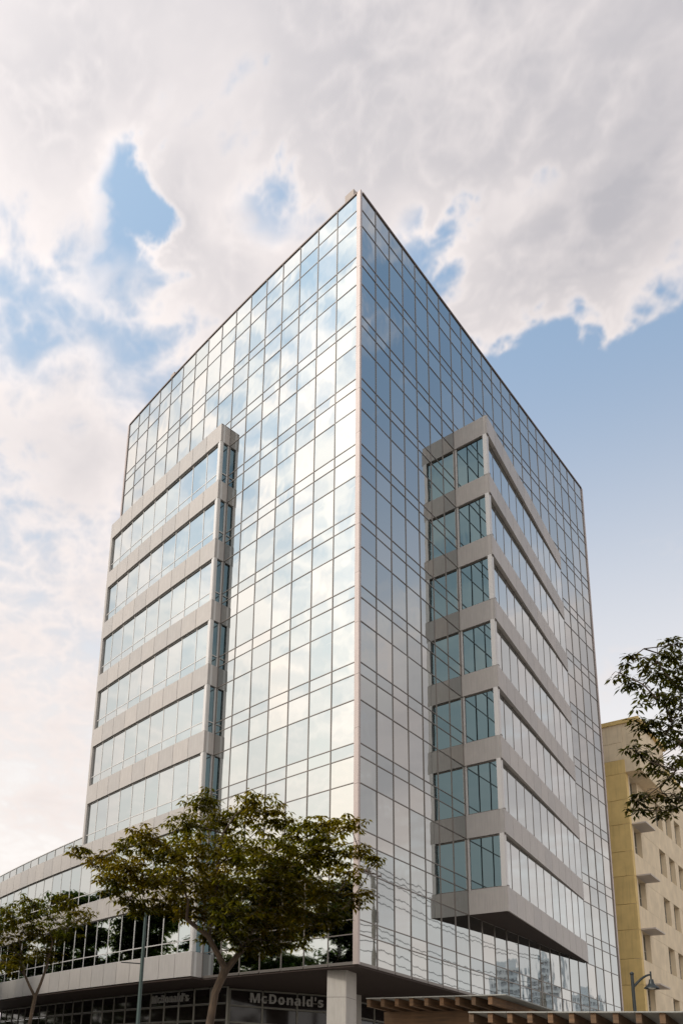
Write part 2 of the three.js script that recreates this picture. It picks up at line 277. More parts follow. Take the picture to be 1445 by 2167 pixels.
// the curved bay and the podium wing share one line of cladding
{
  const bayFrame = [], wingFrame = [];
  const upright = (list, p, y0, y1, w, t0, t1) => { const i = p, a = colL(i + w / wL / 2, BAYOFF), b = colL(i - w / wL / 2, BAYOFF); list.push(boxOn(a, b, y0, y1, t0, t1, TB)); };
  for (let k = 1; k <= 9; k++) { const to = k >= 7 ? 31 : 16, list = k >= 7 ? wingFrame : bayFrame; list.push(...[...Array(to - 7).keys()].map((q) => boxOn(colL(q + 8, BAYOFF), colL(q + 7, BAYOFF), CROW(k) + 0.02, LROW(k) - 0.02, -0.3, -0.17, TB))); }
  const lights = (list, i0, i1, k) => {                    // window strip between band k and band k+1
    const y1 = CROW(k), y0 = LROW(k + 1), yt = rowY(k + 1);
    for (let i = i0; i <= i1; i++) if (i > 7) upright(list, i, y0, y1, 0.05, -0.2, -0.112);
    for (let i = i0; i < i1; i++) { const A = colL(i + 1, BAYOFF), B = colL(i, BAYOFF); list.push(boxOn(A, B, yt - 0.025, yt + 0.025, -0.2, -0.115, TB, 0.03), boxOn(A, B, y1 - 0.04, y1, -0.2, -0.118, TB, 0.03), boxOn(A, B, y0, y0 + 0.04, -0.2, -0.1, TB, 0.03)); }
  };
  for (let k = 1; k < 7; k++) lights(k === 6 ? wingFrame : bayFrame, 7, 16, k);
  lights(wingFrame, 7, 31, 7); lights(wingFrame, 7, 31, 8);
  for (let k = 1; k < 9; k++) { const p0 = colL(7 + 0.2, BAYOFF), p1 = colL(7, BAYOFF); (k >= 7 ? wingFrame : bayFrame).push(boxOn(p0, p1, LROW(k + 1), CROW(k), -0.22, -0.03, TB)); }
  // glass parapet posts on the podium roof
  for (let i = 16; i <= 31; i++) upright(wingFrame, i, LROW(7), rowY(7), 0.05, -0.14, -0.06);
  for (let i = 16; i < 31; i++) wingFrame.push(boxOn(colL(i + 1, BAYOFF), colL(i, BAYOFF), rowY(7) - 0.05, rowY(7), -0.15, -0.05, TB));
  const bay = part('curved_bay', mergeGeometries(bayFrame), WHITE_ALU, tower); bay.userData.label = 'shallow curved bay of grey bands and ribbon windows';
  const wing = part('podium_wing', mergeGeometries(wingFrame), WHITE_ALU, tower); wing.userData.label = 'low curved wing of grey bands and ribbon windows';
  const glaze = (parent, i0, i1, k) => { for (let i = i0; i < i1; i++) { const A = colL(i + 1, BAYOFF), B = colL(i, BAYOFF), a = i === 7 ? colL(7.2, BAYOFF) : B; pieceOn('window_pane', A, a, rowY(k + 1), CROW(k), -0.16, -0.13, 0.03, pick(BAYGLASS), parent, TB, 0.0025); pieceOn('lower_pane', A, a, LROW(k + 1), rowY(k + 1), -0.16, -0.13, 0.03, pick(BAYGLASS), parent, TB, 0.0025); } };
  for (let k = 1; k < 7; k++) glaze(k === 6 ? wing : bay, 7, 16, k);
  glaze(wing, 7, 31, 7); glaze(wing, 7, 31, 8);
  for (let k = 1; k <= 9; k++) for (let i = 7; i < (k >= 7 ? 31 : 16); i++) band(k >= 7 ? wing : bay, colL(i + 1, BAYOFF), colL(i, BAYOFF), k);
  for (let i = 16; i < 31; i++) pieceOn('parapet_pane', colL(i + 1, BAYOFF), colL(i, BAYOFF), LROW(7), rowY(7) - 0.05, -0.115, -0.095, 0.05, pick(BAYGLASS), wing, TB, 0.002);
  // near end of the bay: a narrow return to the glass wall
  for (let k = 1; k <= 9; k++) { const P = k >= 7 ? wing : bay; pieceOn('cladding_panel', colL(7, BAYOFF), colL(7, 0.01), CROW(k), LROW(k), -0.16, 0, 0.012, pick(PANEL), P, TB, 0, 3);
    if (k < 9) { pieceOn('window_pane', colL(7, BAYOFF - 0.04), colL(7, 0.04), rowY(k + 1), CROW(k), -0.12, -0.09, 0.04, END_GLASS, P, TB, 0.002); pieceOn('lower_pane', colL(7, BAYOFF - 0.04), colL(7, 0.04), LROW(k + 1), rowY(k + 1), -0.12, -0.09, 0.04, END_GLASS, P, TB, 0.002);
      part('end_post', mergeGeometries([boxOn(colL(7, 0.1), colL(7, 0.0), LROW(k + 1), CROW(k), -0.14, -0.03, TB), boxOn(colL(7, BAYOFF), colL(7, BAYOFF - 0.06), LROW(k + 1), CROW(k), -0.14, -0.03, TB), boxOn(colL(7, BAYOFF - 0.06), colL(7, 0.1), rowY(k + 1) - 0.025, rowY(k + 1) + 0.025, -0.14, -0.05, TB)]), WHITE_ALU, P); } }
  const cap = [], cap2 = []; for (let i = 16; i >= 7; i--) cap.push(colL(i, BAYOFF - 0.02)); cap.push(colL(7, 0.01), colL(16, 0.01)); for (let i = 31; i >= 16; i--) cap2.push(colL(i, BAYOFF - 0.17)); cap2.push(colL(16, -9), colL(31, -14));
  part('bay_roof', prism(cap, LROW(1) - 0.06, LROW(1) - 0.01, TB), ROOFING, bay); part('podium_roof', prism(cap2, LROW(7) - 0.08, LROW(7) - 0.02, TB), ROOFING, wing);
  part('bay_end_wall', boxOn(colL(16, -0.1), colL(16, BAYOFF), LROW(7), LROW(1), -0.2, 0.02, TB), PANEL[0], bay);
}
// the wedge bay on the straight wall
{
  const near = colR(7, WEDGE), far = colR(18, 0.1), at = (i) => [mix(near[0], far[0], i / 11), mix(near[1], far[1], i / 11)], g = [];
  const gn = colR(7, WEDGE - 0.2), gf = colR(18, 0.06), gl = (i) => [mix(gn[0], gf[0], i / 11), mix(gn[1], gf[1], i / 11)];   // glass line: set back at the near end, flush at the far end
  const endA = colR(7, 0.005), endB = near;
  for (let k = 1; k < 8; k++) {
    const y0 = LROW(k + 1), y1 = CROW(k);
    for (let i = 1; i <= 11; i++) { const s = seg(near, far), e = [(far[0] - near[0]) / s.len * 0.025, (far[1] - near[1]) / s.len * 0.025], c = gl(i); g.push(boxOn([c[0] - e[0], c[1] - e[1]], [c[0] + e[0], c[1] + e[1]], y0, y1, -0.05, 0.014, TB)); }
    g.push(boxOn(gl(0.2), gl(11), y1 - 0.04, y1, -0.05, 0.01, TB), boxOn(gl(0.2), gl(11), y0, y0 + 0.03, -0.05, 0.018, TB));
    g.push(boxOn(endA, endB, y1 - 0.06, y1, -0.22, -0.1, TB), boxOn(endA, endB, y0, y0 + 0.06, -0.22, -0.08, TB));
  }
  const bay = part('wedge_bay', mergeGeometries(g), ALU, tower); bay.userData.label = 'wedge shaped bay of grey bands and tall windows';
  for (let k = 1; k < 8; k++) {
    part('corner_post', boxOn(at(0), at(0.2), LROW(k + 1), CROW(k), -0.26, -0.06, TB), WHITE_ALU, bay);
    part('corner_post', boxOn([mix(endB[0], endA[0], 0.11), mix(endB[1], endA[1], 0.11)], [mix(endB[0], endA[0], 0.033), mix(endB[1], endA[1], 0.033)], LROW(k + 1), CROW(k), -0.24, -0.064, TB), WHITE_ALU, bay);
    part('inner_post', boxOn(endA, [mix(endA[0], endB[0], 0.05), mix(endA[1], endB[1], 0.05)], LROW(k + 1), CROW(k), -0.2, -0.06, TB), WHITE_ALU, bay);
    for (let i = 0; i < 11; i++) pieceOn('window_pane', i ? gl(i) : gl(0.2), gl(i + 1), LROW(k + 1), CROW(k), -0.03, 0, 0.04, pick(BAYGLASS), bay, TB, 0.0028);
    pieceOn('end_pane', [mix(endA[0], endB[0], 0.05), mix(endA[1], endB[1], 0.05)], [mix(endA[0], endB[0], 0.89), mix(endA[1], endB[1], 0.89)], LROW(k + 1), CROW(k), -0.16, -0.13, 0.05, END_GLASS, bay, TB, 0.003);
  }
  for (let k = 1; k <= 8; k++) { for (let i = 0; i < 11; i++) band(bay, at(i), at(i + 1), k, 0.2, 0.026); pieceOn('cladding_panel', endA, endB, CROW(k), LROW(k), -0.2, 0, 0.006, PANEL[k % 3], bay, TB, 0, 3); }
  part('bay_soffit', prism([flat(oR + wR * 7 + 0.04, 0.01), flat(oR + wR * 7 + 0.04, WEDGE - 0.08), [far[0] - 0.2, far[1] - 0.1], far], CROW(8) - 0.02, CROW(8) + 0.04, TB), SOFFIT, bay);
  part('bay_roof', prism([flat(oR + wR * 7 + 0.06, 0.01), flat(oR + wR * 7 + 0.06, WEDGE - 0.06), far], LROW(1) - 0.06, LROW(1) - 0.012, TB), ROOFING, bay);
}

// ------------------------------------------------------------------ ground floor: columns and shop fronts
{
  const shaft = (a, b, c, y0, y1) => prism([a, b, c, [a[0] + c[0] - b[0], a[1] + c[1] - b[1]]], y0, y1, TB);
  const A = [7.86, 34.26], B = [8.51, 33.77], C = [9.12, 34.5], inner = (p) => [8.5 + (p[0] - 8.5) * 0.97, 34.38 + (p[1] - 34.38) * 0.97];
  const col = part('corner_column', shaft(inner(A), inner(B), inner(C), 0, SOFF - 0.06), CORE, tower);
  for (let k = 0; k < 6; k++) part('cladding_panel', shaft(A, B, C, 0.02 + k * 1.185, 0.02 + (k + 1) * 1.185 - 0.014), COLUMN, col);
  const rear = part('rear_column', shaft([10.3, 41.3], [10.7, 40.85], [11.15, 41.25], 0, SOFF - 0.06), COLUMN, tower); rear.userData.label = 'plain column standing back under the soffit';
}
const shopLine = []; for (let i = 30; i >= 8; i -= 1) shopLine.push(arc(9.3 + (i - 8) * 1.28, -1.8));
shopLine.push([4.72, 42.0]); for (let q = 1; q <= 3; q++) shopLine.push([4.72 + q * 1.72, 42.0]); for (let q = 1; q <= 12; q++) shopLine.push([mix(9.88, 26.5, q / 12), mix(42.0, 56.0, q / 12)]);
{
  const g = [], levels = [0, 2.5, 4.55, 5.35, 6.16, 6.97];
  for (let i = 0; i < shopLine.length; i++) { const p = shopLine[i]; g.push(box(0.085, 6.97, 0.12).translate(p[0] - TB.x, 3.485, -p[1] - TB.z)); }
  for (let i = 0; i < shopLine.length - 1; i++) for (const y of levels) g.push(boxOn(shopLine[i], shopLine[i + 1], Math.max(0, y - 0.035), y + 0.035, -0.05, 0.055, TB, 0.06));
  g.push(box(0.24, 6.97, 0.26).translate(4.72 - TB.x, 3.485, -41.9 - TB.z));
  const shop = part('shop_front', mergeGeometries(g), SHOPFRAME, tower);
  for (let i = 0; i < shopLine.length - 1; i++) for (let j = 0; j < 5; j++) pieceOn('shop_pane', shopLine[i], shopLine[i + 1], levels[j] + 0.03, levels[j + 1] - 0.03, -0.03, 0, 0.05, DARKGLASS, shop, TB, 0.002);
  const fas = []; for (let i = 0; i < shopLine.length - 1; i++) fas.push(boxOn(shopLine[i], shopLine[i + 1], 6.99, SOFF - 0.06, -0.2, -0.02, TB));
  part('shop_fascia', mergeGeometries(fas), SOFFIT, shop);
}
// shop signs: raised letters standing in front of the transom glass
{
  const font = await new FontLoader().loadAsync('fonts/droid/droid_sans_bold.typeface.json');
  const sign = (p, yaw, y, size, label) => {
    const o = thing('shop_sign', label, 'sign', V(p[0], y, p[1]), 'letter signs on the shop front'); o.rotation.y = yaw; let x = 0;
    const letters = std(0.34, 0.33, 0.31, 0.6);
    for (const ch of "McDonald's") { const g = new TextGeometry(ch, { font, size, depth: 0.07, curveSegments: 5, bevelEnabled: true, bevelThickness: 0.008, bevelSize: 0.006, bevelSegments: 1 }); g.computeBoundingBox(); const w = g.boundingBox.max.x; const m = part('letter', g, letters, o); m.position.x = x; x += w + size * 0.11; }
    part('mounting_rail', box(x, 0.04, 0.03).translate(x / 2, size * 0.35, -0.04), SHOPFRAME, o);
  };
  sign([5.75, 41.86], 0.0, 6.37, 0.46, 'light grey raised letter sign on the shop front facing the street tree');
  const s = seg(arc(15.6, -1.6), arc(11.2, -1.6)), a = arc(15.3, -1.62);
  sign(a, s.yaw, 6.37, 0.40, 'grey raised letter sign under the curved wing beside the lamp post');
  const po = thing('window_poster', 'orange red poster with a dark figure hung on shop glass', 'poster', V(...[arc(22.6, -1.66)[0], 4.2, arc(22.6, -1.66)[1]]));
  po.rotation.y = s.yaw; part('poster_sheet', box(0.95, 2.0, 0.015), std(0.42, 0.10, 0.045, 0.7), po); part('dark_figure', new THREE.SphereGeometry(0.24, 14, 10).scale(1, 1.5, 0.06).translate(0, 0.5, 0.012), std(0.04, 0.025, 0.025, 0.8), po); part('text_block', box(0.7, 0.28, 0.012).translate(0, -0.25, 0.006), std(0.35, 0.3, 0.25, 0.8), po);
}

// ------------------------------------------------------------------ cream apartment block beyond the tower
{
  const q = [35.35, 58.09], ta = 0.7973, eR = [Math.sin(ta), Math.cos(ta)], nR = [Math.cos(ta), -Math.sin(ta)], BB = V(q[0], 0, q[1]);
  const on = (s, out = 0) => [q[0] + eR[0] * s + nR[0] * out, q[1] + eR[1] * s + nR[1] * out];       // along the street wall
  const side = (s, out = 0) => [q[0] - nR[0] * s - eR[0] * out, q[1] - nR[1] * s - eR[1] * out];       // along the gable, out = towards the tower
  const b = thing('apartment_block', 'cream apartment block with an ochre corner strip and window ledges', 'building', BB);
  const H = 31.2, seams = []; for (let k = -1; k < 8; k++) seams.push(27.25 - k * 3.95, 25.17 - k * 3.95);
  const wallG = [], len = 34, floors = []; for (let k = 0; k < 7; k++) floors.push(27.25 - 3.95 * (k + 0));
  // street wall as courses with window openings
  const openings = [[0.9, 2.7], [7.5, 9.3], [10.3, 12.05], [13.1, 14.9], [20.5, 22.3], [23.3, 25.1], [26.1, 27.9]];
  part('core', prism([on(0.35, -0.5), on(len, -0.5), on(len, -16), on(0.35, -16)], 0, H - 0.1, BB), CORE, b);
  const course = (y0, y1) => { const w = part('wall_course', boxOn(on(0), on(len), y0 + 0.012, y1 - 0.012, -0.45, 0, BB), CREAM, b); return w; };
  let upper = H; const tops = []; for (let k = 0; k < 8; k++) tops.push(27.25 - 3.95 * k);
  for (const t of tops) {
    if (t < 1) break; const sill = t - 2.07;
    course(t, upper); upper = sill;
    let s = 0; for (const [a, c] of openings) { part('wall_pier', boxOn(on(s), on(a), Math.max(0, sill), t, -0.45, -0.004, BB), CREAM, b); s = c; }
    part('wall_pier', boxOn(on(s), on(len), Math.max(0, sill), t, -0.45, -0.004, BB), CREAM, b);
    if (sill < 0.3) break;
    for (const [a, c] of openings) {
      const win = part('window', mergeGeometries([boxOn(on(a), on(a + 0.07), sill, t, -0.4, -0.33, BB), boxOn(on(c - 0.07), on(c), sill, t, -0.4, -0.33, BB), boxOn(on(a + 0.07), on(c - 0.07), sill, sill + 0.07, -0.4, -0.33, BB), boxOn(on(a + 0.07), on(c - 0.07), t - 0.07, t, -0.4, -0.33, BB), boxOn(on(a + 0.07), on(c - 0.07), sill + 0.85, sill + 0.91, -0.4, -0.33, BB)]), std(0.33, 0.30, 0.25, 0.5), b);
      part('pane', boxOn(on(a + 0.05), on(c - 0.05), sill + 0.05, t - 0.05, -0.385, -0.365, BB), std(0.07, 0.075, 0.06, 0.08), win);
    }
    if (t < 27) { part('ledge', boxOn(on(0.49), on(2.9), t + 0.02, t + 0.12, -0.05, 0.95, BB), std(0.52, 0.46, 0.41, 0.8), b); part('ledge', boxOn(on(20.0), on(22.5), t + 0.02, t + 0.12, -0.05, 0.95, BB), std(0.52, 0.46, 0.41, 0.8), b); }
  }
  if (upper > 0.3) course(0, upper);
  // gable: ochre panels below, cream above
  let prev = 28.33; for (const y of [27.23, 25.17, 23.27, 21.19, 19.34, 17.25, 15.37, 13.29, 11.44, 9.35, 7.5, 5.4, 3.55, 1.5, 0]) { part('ochre_panel', boxOn(side(14), side(-0.02), y + 0.014, prev - 0.014, -0.5, 0.03, BB), OCHRE, b); prev = y; }
  part('gable_panel', boxOn(side(14), side(0), 28.34, 29.72, -0.5, 0.02, BB), CREAM, b); part('gable_panel', boxOn(side(14), side(0), 29.745, 31.2, -0.5, 0.02, BB), CREAM, b);
  // top storey stands out over the street wall
  part('overhang', prism([on(0, 0.004), on(0, 1.03), on(7.0, 1.03), on(7.0, 0.004)].map((p) => p), 27.3, 31.2, BB), CREAM, b);
  part('cornice', prism([side(14, 0.12), side(-1.2, 0.12), on(7.2, 1.2), on(7.2, 0.0), on(len, 0.1), on(len, -1), side(14, -2)], 31.2, 31.52, BB), OCHRE, b);
}

// ------------------------------------------------------------------ trees
function leafGeo(clumps, density, size, tint, droop = 0.55) {
  const pos = [], nor = [], col = [], idx = [], up = new THREE.Vector3(0, 1, 0), ax = new THREE.Vector3(), sd = new THREE.Vector3(), nn = new THREE.Vector3(), v = new THREE.Vector3();
  for (const [cx, cy, cz, r] of clumps) {
    const n = Math.round(density * r * r), hue = rr(-1, 1);
    for (let k = 0; k < n; k++) {
      let x, y, z, q; do { x = rr(-1, 1); y = rr(-1, 1); z = rr(-1, 1); q = x * x + y * y + z * z; } while (q > 1);
      const f = Math.pow(q, 0.12) / Math.sqrt(q || 1) * Math.sqrt(q) * (0.8 + 0.5 * rnd());
      const ox = cx + x * r * f * 1.25, oy = cy + y * r * f * 0.72, oz = cz + z * r * f * 1.25, leaves = 6 + Math.floor(rnd() * 4), spin = rnd() * 6.28, warm = rr(-0.5, 0.5) + hue * 0.5;
      for (let l = 0; l < leaves; l++) {
        const a = spin + l / leaves * 6.28 + rr(-0.3, 0.3), d = -droop * rr(0.2, 1.5);
        ax.set(Math.cos(a), d, Math.sin(a)).normalize(); sd.crossVectors(ax, up).normalize(); nn.crossVectors(sd, ax).normalize();
        sd.addScaledVector(nn, rr(-0.5, 0.5)).normalize(); nn.crossVectors(sd, ax).normalize();
        const L = size * rr(0.7, 1.25), W = L * 0.19, b = pos.length / 3, sx = ox + ax.x * L * 0.25, sy = oy + ax.y * L * 0.25, sz = oz + ax.z * L * 0.25;
        const put = (u, w, h) => { v.set(sx, sy, sz).addScaledVector(ax, u * L).addScaledVector(sd, w * W).addScaledVector(nn, h * L); pos.push(v.x, v.y, v.z); nor.push(nn.x, nn.y, nn.z); };
        put(0, 0, 0); put(0.42, 1, 0.03); put(0.42, -1, 0.03); put(1, 0, -0.12); put(0.42, 0, -0.012);
        idx.push(b, b + 4, b + 1, b, b + 2, b + 4, b + 1, b + 4, b + 3, b + 4, b + 2, b + 3);
        const g = 1 + rr(-0.22, 0.22); for (let t = 0; t < 5; t++) col.push(tint[0] * g * (1 + 0.32 * warm), tint[1] * g * (1 + 0.12 * warm), tint[2] * g);
      }
    }
  }
  const g = new THREE.BufferGeometry(); g.setAttribute('position', new THREE.Float32BufferAttribute(pos, 3)); g.setAttribute('normal', new THREE.Float32BufferAttribute(nor, 3)); g.setAttribute('color', new THREE.Float32BufferAttribute(col, 3)); g.setIndex(idx); return g;
}
const LEAF = new THREE.MeshPhysicalMaterial({ color: 0xffffff, vertexColors: true, roughness: 0.75, specularIntensity: 0.4, transmission: 0.42, thickness: 0, side: THREE.DoubleSide });
function grow(nodes, clumps, r0, base) {                 // join every clump to the nearest wood, thick to thin
  const wood = nodes.map(([x, y, z, r]) => ({ p: V(x, y, z).sub(base), r })), out = [], left = clumps.map(([x, y, z, r]) => ({ p: V(x, y, z).sub(base), r }));
  while (left.length) {
    let bi = 0, bj = 0, bd = 1e9; for (let i = 0; i < left.length; i++) for (let j = 0; j < wood.length; j++) { const d = left[i].p.distanceTo(wood[j].p) + (wood[j].p.y > left[i].p.y ? 0.5 : 0); if (d < bd) { bd = d; bi = i; bj = j; } }
    const [c] = left.splice(bi, 1), w = wood[bj], mid = w.p.clone().lerp(c.p, 0.5).add(new THREE.Vector3(rr(-0.12, 0.12), rr(-0.05, 0.15), rr(-0.12, 0.12)).multiplyScalar(Math.min(1.5, bd))), r = Math.max(0.012, w.r * 0.72);
    out.push(tube([w.p, mid, c.p], [r, r * 0.8, r * 0.6], 6)); wood.push({ p: mid, r: r * 0.85 }, { p: c.p, r: r * 0.62 });
    for (let k = 0; k < 5; k++) { const e = c.p.clone().add(new THREE.Vector3(rr(-1, 1), rr(-0.5, 0.6), rr(-1, 1)).multiplyScalar(c.r * 1.1)); out.push(tube([c.p, c.p.clone().lerp(e, 0.5).add(new THREE.Vector3(0, 0.05, 0)), e], [r * 0.45, r * 0.32, 0.005], 4)); }
  }
  return mergeGeometries(out);
}
function tree(name, label, group, base, trunk, limbs, clumps, density, leaf, tint) {
  const b = V(base[0], 0, base[1]), t = thing(name, label, 'tree', b, group), loc = ([x, y, z]) => V(x, y, z).sub(b);
  part('trunk', tube(trunk.map(loc), trunk.map((p) => p[3]), 12), BARK, t);
  const limbG = limbs.map((l) => tube(l.map(loc), l.map((p) => p[3]), 8)), ends = limbs.flatMap((l) => l.slice(1));
  const br = mergeGeometries([...limbG, grow(ends.length ? ends : [trunk[trunk.length - 1]], clumps, 0.05, b)]);
  part('branches', br, BARK, t);
  const local = clumps.map(([x, y, z, r]) => [x - b.x, y, -z - b.z, r]);
  part('crown', leafGeo(local, density, leaf, tint), LEAF, t); return t;
}
const BIG = [[1.29, 8.24, 18.31, .36], [2.33, 7.81, 17.13, .43], [1.86, 7.79, 18.32, .48], [.96, 7.38, 17.6, .43], [2.93, 7.51, 17.55, .43], [3.76, 7.17, 16.21, .36], [4.74, 7.91, 18.33, .24], [3.16, 6.66, 15.62, .43], [.04, 6.68, 16.31, .29], [-1.25, 6.38, 16.82, .21], [-.9, 6.53, 17.78, .31], [-.38, 5.91, 16.15, .43], [-.15, 6.93, 18.02, .38], [.5, 6.96, 18.35, .48], [1.09, 6.34, 16.06, .52], [1.98, 6.76, 17.27, .57], [2.44, 6.23, 15.63, .52], [3.29, 6.39, 16.68, .48], [3.65, 6.44, 15.72, .38], [4.89, 7.28, 18.28, .27], [4.8, 6.7, 16.82, .17], [4.62, 6.7, 18.26, .33], [4.66, 6.1, 17.8, .29], [4.09, 6.16, 18.03, .43], [3, 5.62, 16.08, .52], [2.21, 5.69, 15.81, .57], [1.62, 6.01, 17.28, .57], [.75, 5.74, 16.07, .52], [.11, 6.09, 17.65, .43], [-.56, 5.71, 16.74, .33], [-.2, 5.46, 17.08, .31], [.47, 5.72, 18.23, .38], [1.23, 5.37, 17.06, .46], [1.88, 5.07, 15.9, .52], [2.64, 5.07, 16.04, .48], [3.5, 5.35, 17.13, .43], [3.98, 5.48, 17.07, .33], [2.67, 4.89, 17.39, .31], [2, 4.77, 16.72, .33], [3.27, 4.94, 17.42, .27], [2.29, 4.59, 16.71, .23], [1.48, 4.89, 17.35, .25], [.06, 5.43, 17.75, .24]];
tree('street_tree', 'broad leafy street tree with a forked trunk in front of the glass tower', null, [1.42, 17],
  [[1.42, 0, 17, .13], [1.45, 1.2, 17, .1], [1.52, 2.6, 17, .085], [1.65, 3.68, 17, .078], [1.85, 4.19, 17, .088]],
  [[[1.85, 4.15, 17, .075], [1.62, 4.5, 16.9, .062], [1.43, 4.78, 16.8, .055], [.97, 5.05, 16.6, .045]], [[1.85, 4.15, 17, .075], [2.08, 4.48, 17.1, .066], [2.25, 4.8, 17.2, .06], [2.5, 5.4, 17.2, .05], [2.6, 6.1, 17.1, .04]], [[1.43, 4.78, 16.8, .05], [1.55, 5.5, 17, .045], [1.6, 6.4, 17.3, .036], [1.7, 7.2, 17.5, .028]]],
  BIG, 390, 0.15, [0.55, 0.47, 0.032]);
tree('street_tree', 'slender young street tree with yellow green leaves beside the curved wing', null, [-2.62, 22],
  [[-2.62, 0, 22, .075], [-2.6, 2, 22, .058], [-2.58, 3.14, 22, .048], [-2.51, 3.85, 22, .05]],
  [[[-2.51, 3.83, 22, .042], [-2.4, 4.2, 22, .036], [-2.3, 4.6, 22, .032], [-2.2, 5.3, 22, .024]], [[-2.51, 3.83, 22, .04], [-2.68, 4.1, 22, .034], [-2.85, 4.4, 22, .03], [-3, 5, 22, .022]]],
  [[-3.33, 5.84, 21.42, .43], [-2.72, 6.15, 21.78, .47], [-2.02, 6.44, 22, .32], [-1.7, 6.22, 22.34, .37], [-2.24, 5.82, 21.56, .47], [-3.02, 5.62, 22.1, .49], [-3.57, 5.34, 22.22, .43], [-2.56, 5.51, 22.71, .49], [-3.02, 4.86, 21.75, .43], [-2.34, 4.99, 22.25, .37], [-1.84, 5.58, 21.44, .37], [-1.35, 6.04, 22, .22], [-3.3, 4.55, 21.43, .31], [-4.1, 5.6, 22.2, .45], [-4.3, 5.1, 21.9, .4]],
  230, 0.15, [0.58, 0.53, 0.04]);
const RIGHT = [[8.68, 9.55, 12.59, .22], [7.92, 8.8, 11.9, .27], [7.82, 9.14, 12.46, .16], [7.28, 8.53, 11.88, .12], [8.01, 8.82, 12.57, .23], [8.09, 8.46, 11.87, .3], [7.76, 8.06, 11.76, .26], [8.35, 8.11, 12.1, .3], [7.97, 8.01, 12.48, .2], [8.28, 7.92, 12.51, .3], [8.32, 7.55, 12.13, .27], [7.14, 6.99, 11.42, .15], [7.88, 7.19, 12.14, .26], [7.86, 6.84, 11.64, .27], [8.35, 6.67, 12.33, .24], [8.21, 6.82, 12.55, .22], [7.56, 6.5, 12.02, .18], [7.44, 6.34, 12.14, .13], [7.93, 6.35, 12.06, .16]];
for (let k = 0; k < 26; k++) { const a = rnd() * 6.28, q = Math.sqrt(rnd()); RIGHT.push([11 + Math.cos(a) * q * 2.3, 8 + rr(-1.6, 2.2), 12.6 + Math.sin(a) * q * 2.3, rr(.35, .55)]); }
tree('street_tree', 'dark leafed tree whose branches hang before the cream apartment block', null, [11, 12.6],
  [[11, 0, 12.6, .19], [11, 2.5, 12.6, .16], [10.95, 5, 12.6, .14]],
  [[[10.95, 4.9, 12.6, .12], [10.3, 6, 12.5, .09], [9.5, 6.9, 12.4, .07], [8.8, 7.3, 12.3, .05]], [[10.95, 4.9, 12.6, .12], [10.7, 6.6, 12.6, .09], [9.7, 7.9, 12.4, .06], [8.9, 8.4, 12.2, .045]], [[10.95, 4.9, 12.6, .12], [11.3, 7, 12.7, .08], [11.4, 8.6, 12.8, .05]]],
  RIGHT, 300, 0.12, [0.17, 0.17, 0.025]);
// trees across the side street, seen mirrored in the curved glass
[[-9.4, 23.5, 15], [-11.4, 28.5, 17], [-13, 33.5, 16], [-15, 38.5, 18], [-16.6, 44, 17], [-18, 49.5, 18.5], [-19.6, 55.5, 17.5], [-21.2, 61.5, 18.5], [-23, 68, 18], [-25, 75, 18.5], [-19, 30, 19], [-23, 40, 19.5], [-27, 52, 20], [-31, 66, 20]].forEach(([tx, tz, h]) => {
  const p = [tx, tz], c = []; for (let k = 0; k < 64; k++) { const a = rnd() * 6.28, q = Math.sqrt(rnd()), y = rr(0.10, 0.98), w = Math.sqrt(Math.max(0.05, 1 - Math.pow((y - 0.5) / 0.52, 2))); c.push([p[0] + Math.cos(a) * q * 3.5 * w, y * h, p[1] + Math.sin(a) * q * 3.5 * w, rr(.65, 1.1)]); }
  tree('boulevard_tree', 'tall dense green tree across the side street', 'trees across the side street', p, [[p[0], 0, p[1], .22], [p[0] + .1, 2.4, p[1], .18], [p[0], h * .45, p[1], .13]], [[[p[0], h * .4, p[1], .12], [p[0] + .3, h * .6, p[1] + .2, .08], [p[0], h * .85, p[1], .04]]], c, 44, 0.56, [0.29, 0.43, 0.07]);
});

